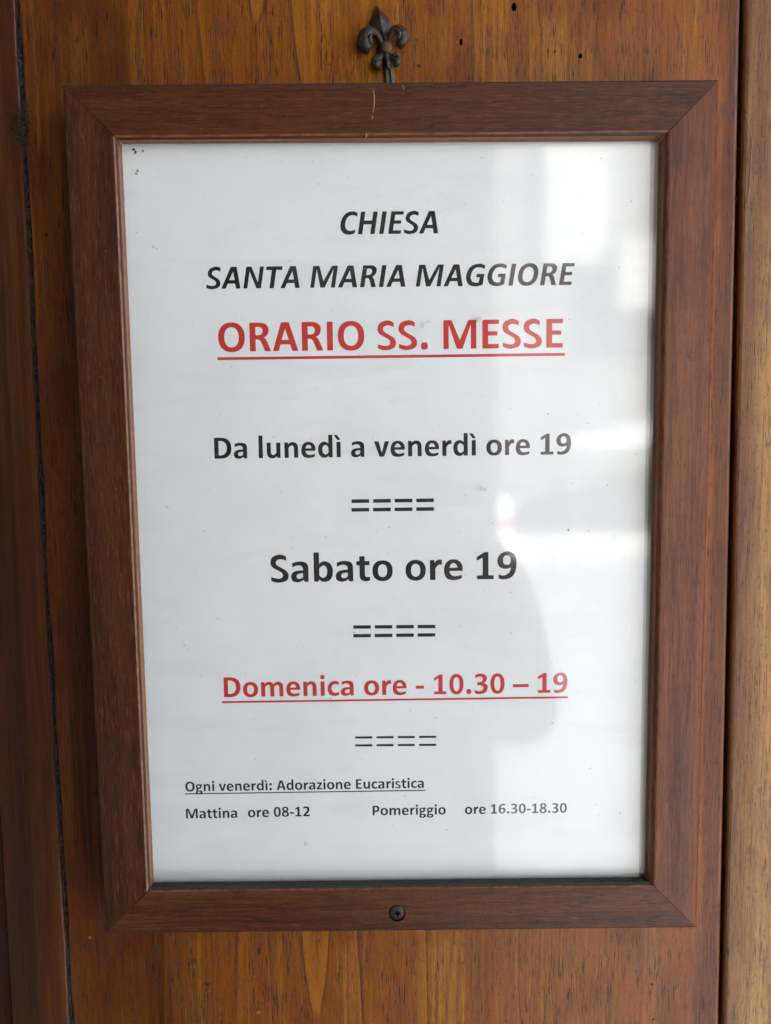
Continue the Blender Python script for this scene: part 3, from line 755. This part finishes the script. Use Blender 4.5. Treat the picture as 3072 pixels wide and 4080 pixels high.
for vf_ in (set_text(t8, 0, (741.8, 3261.2), 67, 5, (888, 3258.8), 60, K), set_text(t9, 1, (1024.2, 3255.5), 60, 7, (1177.1, 3253), 62, K),
          set_text(t10, 0, (1484.8, 3248.8), 67, 8, (1732.6, 3245.2), 60, K), set_text(t11, 1, (1888, 3243), 60, 10, (2119.9, 3239.7), 62, K)): line(vf_, K)
for (x0, x1, ya0, ya1, yb0, yb1, th, bw) in ((1400.6, 1729, 1997, 1993, 2031.5, 2028, 14.5, .215), (1407.5, 1734.5, 2498.5, 2496, 2533, 2529.5, 14, .215), (1415.5, 1738, 2938.5, 2935.5, 2970, 2967.5, 9.2, .21)):
    parts = []
    for k in range(4):
        f0 = k * (1 - bw) / 3; f1 = f0 + bw
        for (y0, y1) in ((ya0, ya1), (yb0, yb1)):
            parts.append(bar((x0 + (x1 - x0) * f0, y0 + (y1 - y0) * f0), (x0 + (x1 - x0) * f1, y0 + (y1 - y0) * f1), th))
    line(join(*parts), K)

# ------------------------------------------------------------------ screw in the bottom rail
def screw():
    c = sc + Vector((-.05, -.15, 0)); zt = Z_RAIL - .75
    root = empty('screw', W((c.x, c.y, Z_RAIL - 3)), 'tarnished cross head screw sunk into the bottom rail of the frame', 'screw')
    n = 40; R = 3.15
    def tilt(x, y, z): return W((c.x + x, c.y + y, zt + z + x * .06 + y * .05))
    V, Fc = [], []
    rings = [(R * .93, -1.6), (R, -.35), (R * .97, -.05), (R * .88, .12), (R * .62, .30), (R * .46, .36)]
    for r, z in rings: V += [tilt(r * cos(2 * pi * i / n), r * sin(2 * pi * i / n), z) for i in range(n)]
    for k in range(len(rings) - 1): Fc += [(k * n + i, k * n + (i + 1) % n, (k + 1) * n + (i + 1) % n, (k + 1) * n + i) for i in range(n)]
    Fc += [tuple(range(n)), tuple(range((len(rings) - 1) * n, len(rings) * n))]
    mt = simple('tarnished_steel', (.075, .060, .046), .5, .5, .6, 1.3, .5, .00010, (.035, .026, .020))
    h = mesh('screw_head', V, Fc, mt, root)
    mk = simple('screw_recess', (.02, .016, .013), .6, .5, .6, 2, .3)
    h.data.materials.append(mk)
    a0 = .12
    cv, cf = [], []
    for q in range(2):
        ang = a0 + q * pi / 2; d = Vector((cos(ang), sin(ang))); s_ = Vector((-d.y, d.x))
        pts = []
        for z, L_, w_ in ((.9, 1.75 - .001 * q, .42), (-1.3 - .01 * q, .55, .22)):
            for (e, f_) in ((-1, -1), (1, -1), (1, 1), (-1, 1)):
                p = d * (L_ * e) + s_ * (w_ * f_); pts.append(tilt(p.x, p.y, z))
        k0 = len(cv); cv = pts; cf = [(0, 1, 2, 3), (7, 6, 5, 4), (0, 4, 5, 1), (1, 5, 6, 2), (2, 6, 7, 3), (3, 7, 4, 0)]
        cut(h, mesh('cutter', cv, cf, mk))
    return root
screw()

# ------------------------------------------------------------------ fleur-de-lis hook above the frame
def fleur():
    U = 3.332; z0 = Z_DOOR
    def q(x, y, z=0): return at(1300 + x / U, y / U, z0 + z)       # from an enlarged view of this detail
    b = q(830, 1050)
    root = empty('fleur_de_lis_hook', W((b.x, b.y, z0)), 'small dark cast metal fleur-de-lis hook nailed above the frame', 'hook')
    k = NT('dark_bronze')
    nz = k.noise(k.pos(), .8, 4, .6)
    col = k.mix(k.step(nz, .4, .7), (.042, .029, .020), (.018, .012, .009))
    col = k.mix(k.step(k.noise(k.pos(), 1.1, 3, .7), .58, .68), col, (.13, .095, .065))
    mb = k.pbr(col, .42, .4, .4, k.bump(k.noise(k.pos(), 1.8, 3, .6), .00018, 1))
    def petal(L_, top=3.0, base=1.2, ridge=True, name='petal'):
        """leaf with a raised midrib: L_ = [(left x, right x, y, mid x)] in the enlarged view"""
        V, Fc = [], []
        L_ = spline(L_, 4)
        m_ = len(L_)
        for i, (xl, xr, y, xm) in enumerate(L_):
            w = (xr - xl) / 260
            zt = base + top * min(1, w * 1.3) ** .8
            for (x, z) in ((xl, .0), (xl, base * .8), ((xl * .55 + xm * .45), base + (zt - base) * .55), (xm, zt), ((xr * .55 + xm * .45), base + (zt - base) * .50), (xr, base * .8), (xr, .0)):
                V.append(W(q(x, y, z)))
        n = 7
        for i in range(m_ - 1):
            for j in range(n): Fc.append((i * n + j, i * n + (j + 1) % n, (i + 1) * n + (j + 1) % n, (i + 1) * n + j))
        Fc += [tuple(range(n)), tuple(range((m_ - 1) * n, m_ * n))]
        return mesh(name, V, Fc, mb, root)
    petal([(668, 692, 82, 680), (640, 735, 150, 700), (605, 805, 215, 712), (582, 845, 290, 722), (578, 845, 350, 735), (625, 830, 420, 750), (700, 805, 490, 768), (745, 800, 560, 775)], 3.2, 1.6)
    def horn(P, name='petal', sq=.75):
        P = spline(P, 5)
        pts = [W(q(x, y, z)) for x, y, z, r in P]
        return mesh(name, *tube_vf(pts, [r / U / 9.9 / 1000 for *_, r in P], 14, (Vector((0, 1, 0)), sq)), mb, root, smooth=True)
    # side petals: up, over and curled down to a fat drop
    horn([(745, 600, 2.2, 26), (715, 520, 3.0, 34), (665, 440, 3.6, 46), (590, 415, 3.8, 62), (530, 460, 3.8, 88), (518, 545, 3.4, 106), (528, 625, 3.0, 94), (540, 690, 2.4, 46), (545, 712, 2.0, 8)])
    horn([(835, 580, 2.2, 24), (850, 500, 3.0, 34), (880, 420, 3.6, 48), (945, 385, 3.8, 52), (1005, 430, 3.8, 64), (1018, 500, 3.4, 68), (993, 575, 3.0, 66), (985, 625, 2.4, 34), (980, 648, 2.0, 8)])
    # inner curls
    horn([(600, 460, 5.2, 22), (575, 500, 5.4, 26), (590, 555, 5.0, 24), (622, 590, 4.4, 12)], 'curl', .8)
    horn([(905, 395, 5.0, 16), (955, 410, 5.3, 22), (975, 455, 5.2, 20), (960, 505, 4.8, 14), (940, 520, 4.4, 7)], 'curl', .8)
    # lower curls
    horn([(745, 700, 2.0, 24), (720, 750, 2.4, 40), (670, 800, 2.6, 66), (680, 870, 2.4, 66), (705, 915, 2.0, 30), (712, 932, 1.6, 8)])
    horn([(830, 715, 2.0, 22), (875, 760, 2.6, 34), (925, 790, 2.8, 48), (935, 830, 2.6, 50), (915, 868, 2.2, 32), (905, 888, 1.8, 8)])
    horn([(900, 735, 4.0, 14), (925, 705, 4.3, 17), (952, 730, 4.2, 14), (950, 765, 3.8, 8)], 'curl', .8)
    # bar between petals and stem, lower leaf
    petal([(690, 860, 610, 775), (668, 880, 660, 775), (690, 870, 720, 780), (750, 860, 760, 800)], 2.0, 1.4, name='collar')
    petal([(760, 850, 700, 790), (755, 868, 760, 800), (765, 880, 830, 812), (790, 862, 890, 820), (815, 835, 915, 826)], 2.4, 2.2, name='leaf')
    # flat tongue running down behind the frame
    mt = simple('worn_brass', (.12, .10, .060), .5, .5, .7, 1.2, .5, .0001, (.05, .042, .034))
    V = []
    prof = [(0, 1.0), (.18, 1.5), (.5, 1.15), (.68, 2.0), (.85, 1.3), (1, 1.0), (1, 0), (0, 0)]
    rows = [(750, 870, 800), (762, 885, 900), (775, 905, 1020), (790, 925, 1200), (800, 940, 1320)]
    for xl, xr, y in rows: V += [W(q(xl + (xr - xl) * t, y, z)) for t, z in prof]
    n = 8; Fc = []
    for i in range(len(rows) - 1):
        for j in range(n): Fc.append((i * n + j, i * n + (j + 1) % n, (i + 1) * n + (j + 1) % n, (i + 1) * n + j))
    Fc += [tuple(range(n)), tuple(range((len(rows) - 1) * n, len(rows) * n))]
    mesh('tongue', V, Fc, mt, root)
    # the copper nail: a faceted dome
    nc = q(802, 622, 3.4); n = 14; V, Fc = [], []
    R = 2.28
    rg = [(R * .8, -1.5), (R, -.4), (R * .97, .1), (R * .78, .55), (R * .4, .8)]
    for r, z in rg: V += [W((nc.x + r * cos(2 * pi * i / n) * random.uniform(.97, 1.03), nc.y + r * sin(2 * pi * i / n), nc.z + z)) for i in range(n)]
    for k_ in range(len(rg) - 1): Fc += [(k_ * n + i, k_ * n + (i + 1) % n, (k_ + 1) * n + (i + 1) % n, (k_ + 1) * n + i) for i in range(n)]
    Fc += [tuple(range(n)), tuple(range((len(rg) - 1) * n, len(rg) * n))]
    mesh('nail_head', V, Fc, simple('dull_copper', (.115, .055, .036), .6, .4, .3, 1.2, .3, .0001), root, smooth=True)['label'] = 'dull copper coloured nail head'
fleur()

# ------------------------------------------------------------------ bristles stuck to the top rail
M_br = simple('pale_bristle', (.50, .36, .17), .5, .5, 0, 2, .2)
def bristle(P, r, z, label):
    pts = [W(at(x, y, z)) for x, y in spline(P, 5)]
    n = len(pts); b = pts[-1]
    o = mesh('bristle', *tube_vf(pts, [r / 1000 * (.35 + .65 * sin(pi * min(1, (i + .6) / n))) for i in range(n)], 6), M_br, None, b, smooth=True)
    tag(o, label, 'bristle')
bristle([(1487, 356), (1491, 385), (1491, 415), (1487, 449)], .10, Z_RAIL + .16, 'longest pale curved bristle stuck to the top rail below the hook')
bristle([(1485, 460), (1482, 475)], .10, Z_RAIL + .12, 'tiny pale bristle end below the longest bristle on the top rail')
bristle([(1601, 336), (1606, 346), (1610, 358)], .10, Z_RAIL + .12, 'short pale bristle on the top rail right of the longest one')
bristle([(1457, 530), (1461, 540), (1457, 550)], .14, Z_RAIL - .2, 'short pale bristle on the inner edge of the top rail')
bristle([(2664, 522), (2645, 543), (2622, 570)], .06, Z_RAIL - 1.5, 'thin pale thread hanging in the top right mitre of the frame')

# ------------------------------------------------------------------ what the glass and the light see: porch, piazza
M_stone = simple('porch_stone', (.16, .145, .125), .9, .3, 0, .006, .3)
M_dk = simple('dark_blocker', (.075, .066, .058), .9, .3, 0, .006, .3)
M_side = simple('fill_porch_stone', (.38, .33, .275), .9, .3, 0, .006, .2)  # unseen stone kept pale and warm to bounce fill light
M_pave = simple('stone_paving', (.285, .285, .285), .9, .3, 0, .004, .3)
g = box('ground', (-30, -30, -.2), (30, 10, 0), M_pave); g['kind'] = 'structure'
def struct(n, a, b, mat, lab, cat):
    return tag(box(n, a, b, mat), lab, cat)
struct('church_wall', (-3.2, .035, 0), (1.35, .6, 5.0), M_stone, 'stone church wall behind the wooden door', 'wall')
struct('porch_side_wall', (-1.5, -1.9, 0), (-1.15, .03, 2.6), M_side, 'unseen side wall of the porch left of the door, pale to throw fill light', 'wall')
struct('porch_ceiling', (-1.5, -1.9, 2.62), (1.35, .03, 2.9), M_side, 'pale warm stone ceiling over the porch', 'ceiling')

struct('blocker_pier', (-.74, -1.45, .01), (.207, -1.1, 2.6), M_dk, 'dark pier added behind the viewer to darken the left reflection', 'pillar')  # added block, keeps the left of the glass reflection dark
# the house across the piazza
M_pink = simple('pinkish_plaster', (.165, .14, .137), .9, .3, 0, .002, .12)
M_cream = simple('cream_stone', (.38, .365, .33), .9, .3, 0, .004, .08)
M_pane = simple('dark_window', (.03, .035, .04), .1, .5, 0, .01, .2)
M_canvas = simple('grey_canvas', (.42, .41, .38), .8, .3, 0, .01, .05)
M_white = simple('white_cloth', (.58, .57, .55), .8, .3, 0, .01, .05)
hb = empty('house', (2, -11.3, 0), 'pinkish plastered house across the piazza seen only as a reflection', 'building')
box('wall', (-9, -15, 0), (14, -11.3, 8.5), M_pink, hb)
for x0, z0 in ((-4.2, .01), (-.6, .01), (2.45, 4.21), (6.9, .01)): box('pilaster_sunlit_band', (x0, -11.3, z0), (x0 + .92, -11.12, 8.2), M_cream, hb)  # the one starting high stands in for a band of sunlit wall
box('cornice', (-9.1, -11.3, 8.22), (14.1, -10.9, 8.7), M_cream, hb)
for x0 in (-2.6, 5.2, 8.0):
    for z0 in (1.0, 5.0):
        w_ = box('window', (x0, -11.3, z0), (x0 + 1.1, -11.24, z0 + 1.8), M_cream, hb)
        box('pane', (x0 + .1, -11.24, z0 + .1), (x0 + 1.0, -11.225, z0 + 1.7), M_pane, w_)
box('sunlit_patch', (3.5, -11.3, 3.5), (4.8, -10.7, 4.45), M_canvas, hb)  # pale block added in place of a patch of sunlit wall
# things on the piazza
st = empty('market_stall', (3.6, -9.2, 0), 'white canvas covered market stall on the piazza, seen only as a reflection', 'market stall')
V = [(2.4, -9.0, 1.47), (5.6, -9.0, 1.47), (5.6, -9.0, 2.30), (2.4, -9.0, 1.52), (2.4, -10.2, 1.47), (5.6, -10.2, 1.47), (5.6, -10.2, 2.30), (2.4, -10.2, 1.52)]
mesh('canopy', V, [(0, 1, 2, 3), (7, 6, 5, 4), (0, 4, 5, 1), (1, 5, 6, 2), (2, 6, 7, 3), (3, 7, 4, 0)], M_white, st)
for x0 in (2.45, 5.5):
    for y0 in (-9.06, -10.14): mesh('leg', *tube_vf([Vector((x0, y0, .01)), Vector((x0, y0, 1.46))], [.02, .02], 8), M_cream, st)
struct('low_wall', (1.75, -9.6, .002), (12, -9.4, .30), M_canvas, 'low pale wall along the far side of the piazza, seen only as a reflection', 'wall')
M_paint = simple('white_paint', (.82, .82, .80), .6, .4, 0, .01, .03)
M_redp = simple('red_paint', (.55, .03, .03), .5, .5, 0, .01, .1)
bo = empty('bollard', (1.46, -8.9, 0), 'white bollard with a red band on the piazza, seen only as a reflection', 'bollard')
mesh('post', *tube_vf([Vector((1.46, -8.9, z)) for z in (.0, .3, .34, .75)], [.22, .22, .10, .10], 14), M_paint, bo)
mesh('band', *tube_vf([Vector((1.46, -8.9, z)) for z in (.45, .62)], [.106, .106], 14), M_redp, bo)
mesh('cap', *tube_vf([Vector((1.46, -8.9, z)) for z in (.751, .80, .84)], [.11, .11, .05], 14), M_paint, bo)

# ------------------------------------------------------------------ the person taking the picture (faint in the glass)
def person():
    root = empty('person', (-.07, -.8, 0), 'person in a dark jacket holding up a phone, faintly mirrored in the glass', 'person')
    J = {'pelvis': ((-.07, -.80, .96), (.15, .11)), 'belly': ((-.07, -.79, 1.10), (.14, .10)), 'chest': ((-.07, -.77, 1.27), (.155, .11)),
         'collar': ((-.07, -.76, 1.41), (.10, .08)), 'neck': ((-.07, -.745, 1.48), (.052, .052)), 'skull': ((-.07, -.72, 1.56), (.066, .078)), 'crown': ((-.07, -.725, 1.655), (.068, .082)),
         'rs': ((.075, -.75, 1.385), (.060, .060)), 're': ((.152, -.53, 1.212), (.048, .050)), 'rw': ((.100, -.335, 1.405), (.026, .024)), 'rp': ((.062, -.312, 1.452), (.030, .016)),
         'ls': ((-.215, -.75, 1.385), (.060, .060)), 'le': ((-.235, -.53, 1.245), (.042, .042)), 'lw': ((-.125, -.335, 1.405), (.026, .024)), 'lp': ((-.078, -.312, 1.452), (.030, .016)),
         'rh': ((.02, -.80, .90), (.09, .09)), 'rk': ((.03, -.79, .50), (.058, .06)), 'ra': ((.04, -.81, .09), (.04, .045)), 'rt': ((.05, -.66, .045), (.042, .03)),
         'lh': ((-.16, -.80, .90), (.09, .09)), 'lk': ((-.17, -.79, .50), (.058, .06)), 'la': ((-.18, -.81, .09), (.04, .045)), 'lt': ((-.19, -.66, .045), (.042, .03))}
    E_ = [('pelvis', 'belly'), ('belly', 'chest'), ('chest', 'collar'), ('collar', 'neck'), ('neck', 'skull'), ('skull', 'crown'),
          ('chest', 'rs'), ('rs', 're'), ('re', 'rw'), ('rw', 'rp'), ('chest', 'ls'), ('ls', 'le'), ('le', 'lw'), ('lw', 'lp'),
          ('pelvis', 'rh'), ('rh', 'rk'), ('rk', 'ra'), ('ra', 'rt'), ('pelvis', 'lh'), ('lh', 'lk'), ('lk', 'la'), ('la', 'lt')]
    for sd, s_ in (('r', 1), ('l', -1)):    # four fingers bent round the phone and a thumb on its near side
        px_ = .062 if s_ > 0 else -.078
        for i, ln in enumerate((.95, 1.05, 1.0, .8)):
            z = 1.478 - i * .019
            J[f'{sd}f{i}a'] = ((px_ - s_ * .004, -.300, z), (.0085, .0085))
            J[f'{sd}f{i}b'] = ((px_ - s_ * .018 * ln, -.284, z + .004), (.0078, .0078))
            J[f'{sd}f{i}c'] = ((px_ - s_ * .032 * ln, -.2855, z + .006), (.0065, .0065))
            E_ += [(f'{sd}p', f'{sd}f{i}a'), (f'{sd}f{i}a', f'{sd}f{i}b'), (f'{sd}f{i}b', f'{sd}f{i}c')]
        J[f'{sd}ta'] = ((px_ - s_ * .012, -.322, 1.462), (.011, .011)); J[f'{sd}tb'] = ((px_ - s_ * .034, -.316, 1.482), (.0085, .0085))
        E_ += [(f'{sd}p', f'{sd}ta'), (f'{sd}ta', f'{sd}tb')]
    names = list(J); me = bpy.data.meshes.new('body')
    me.from_pydata([Vector(J[n][0]) - root.location for n in names], [(names.index(a), names.index(b)) for a, b in E_], [])
    o = bpy.data.objects.new('body', me); COL.objects.link(o)
    md = o.modifiers.new('s', 'SKIN'); md.use_smooth_shade = True
    sv = me.skin_vertices[0].data
    for i, n in enumerate(names): sv[i].radius = J[n][1]; sv[i].use_root = (n == 'pelvis')
    o.modifiers.new('u', 'SUBSURF').levels = 2
    bpy.context.view_layer.update()
    m2 = bpy.data.meshes.new_from_object(o.evaluated_get(bpy.context.evaluated_depsgraph_get()))
    o.modifiers.clear(); o.data = m2; o.parent = root
    jk = simple('dark_jacket', (.038, .038, .050), .9, .3, 0, .02, .3); skin = simple('skin', (.42, .24, .17), .6, .4, 0, .05, .1)
    m2.materials.clear(); m2.materials.append(jk); m2.materials.append(skin)
    for f in m2.polygons:
        c = f.center + root.location
        f.use_smooth = True
        if c.z > 1.475 and c.y < -.5 or (c.y > -.35): f.material_index = 1
    hd = Vector((-.07, -.735, 1.645))
    V, Fc = [], []; n = 20
    for i in range(9):
        ph = i / 8 * pi * .62
        V += [hd + Vector((.083 * sin(ph) * cos(a), .098 * sin(ph) * sin(a) - .012, .095 * cos(ph))) for a in [2 * pi * j / n for j in range(n)]]
    for i in range(8): Fc += [(i * n + j, i * n + (j + 1) % n, (i + 1) * n + (j + 1) % n, (i + 1) * n + j) for j in range(n)]
    mesh('hair', V, Fc, simple('dark_hair', (.03, .02, .015), .6, .4, 0, .3, .4), root, smooth=True)
person()
R3 = m.to_3x3()
v, f = box_vf((-.038, -.118, .0008), (.038, .040, .0095))
o = mesh('phone', [W(EYE) + R3 @ Vector(q) for q in v], f, simple('dark_phone_shell', (.02, .02, .022), .35, .5, 0, .1, .2), None, W(EYE))
bevel(o, .003); tag(o, 'dark phone held up in front of the notice, seen only as a reflection', 'phone')
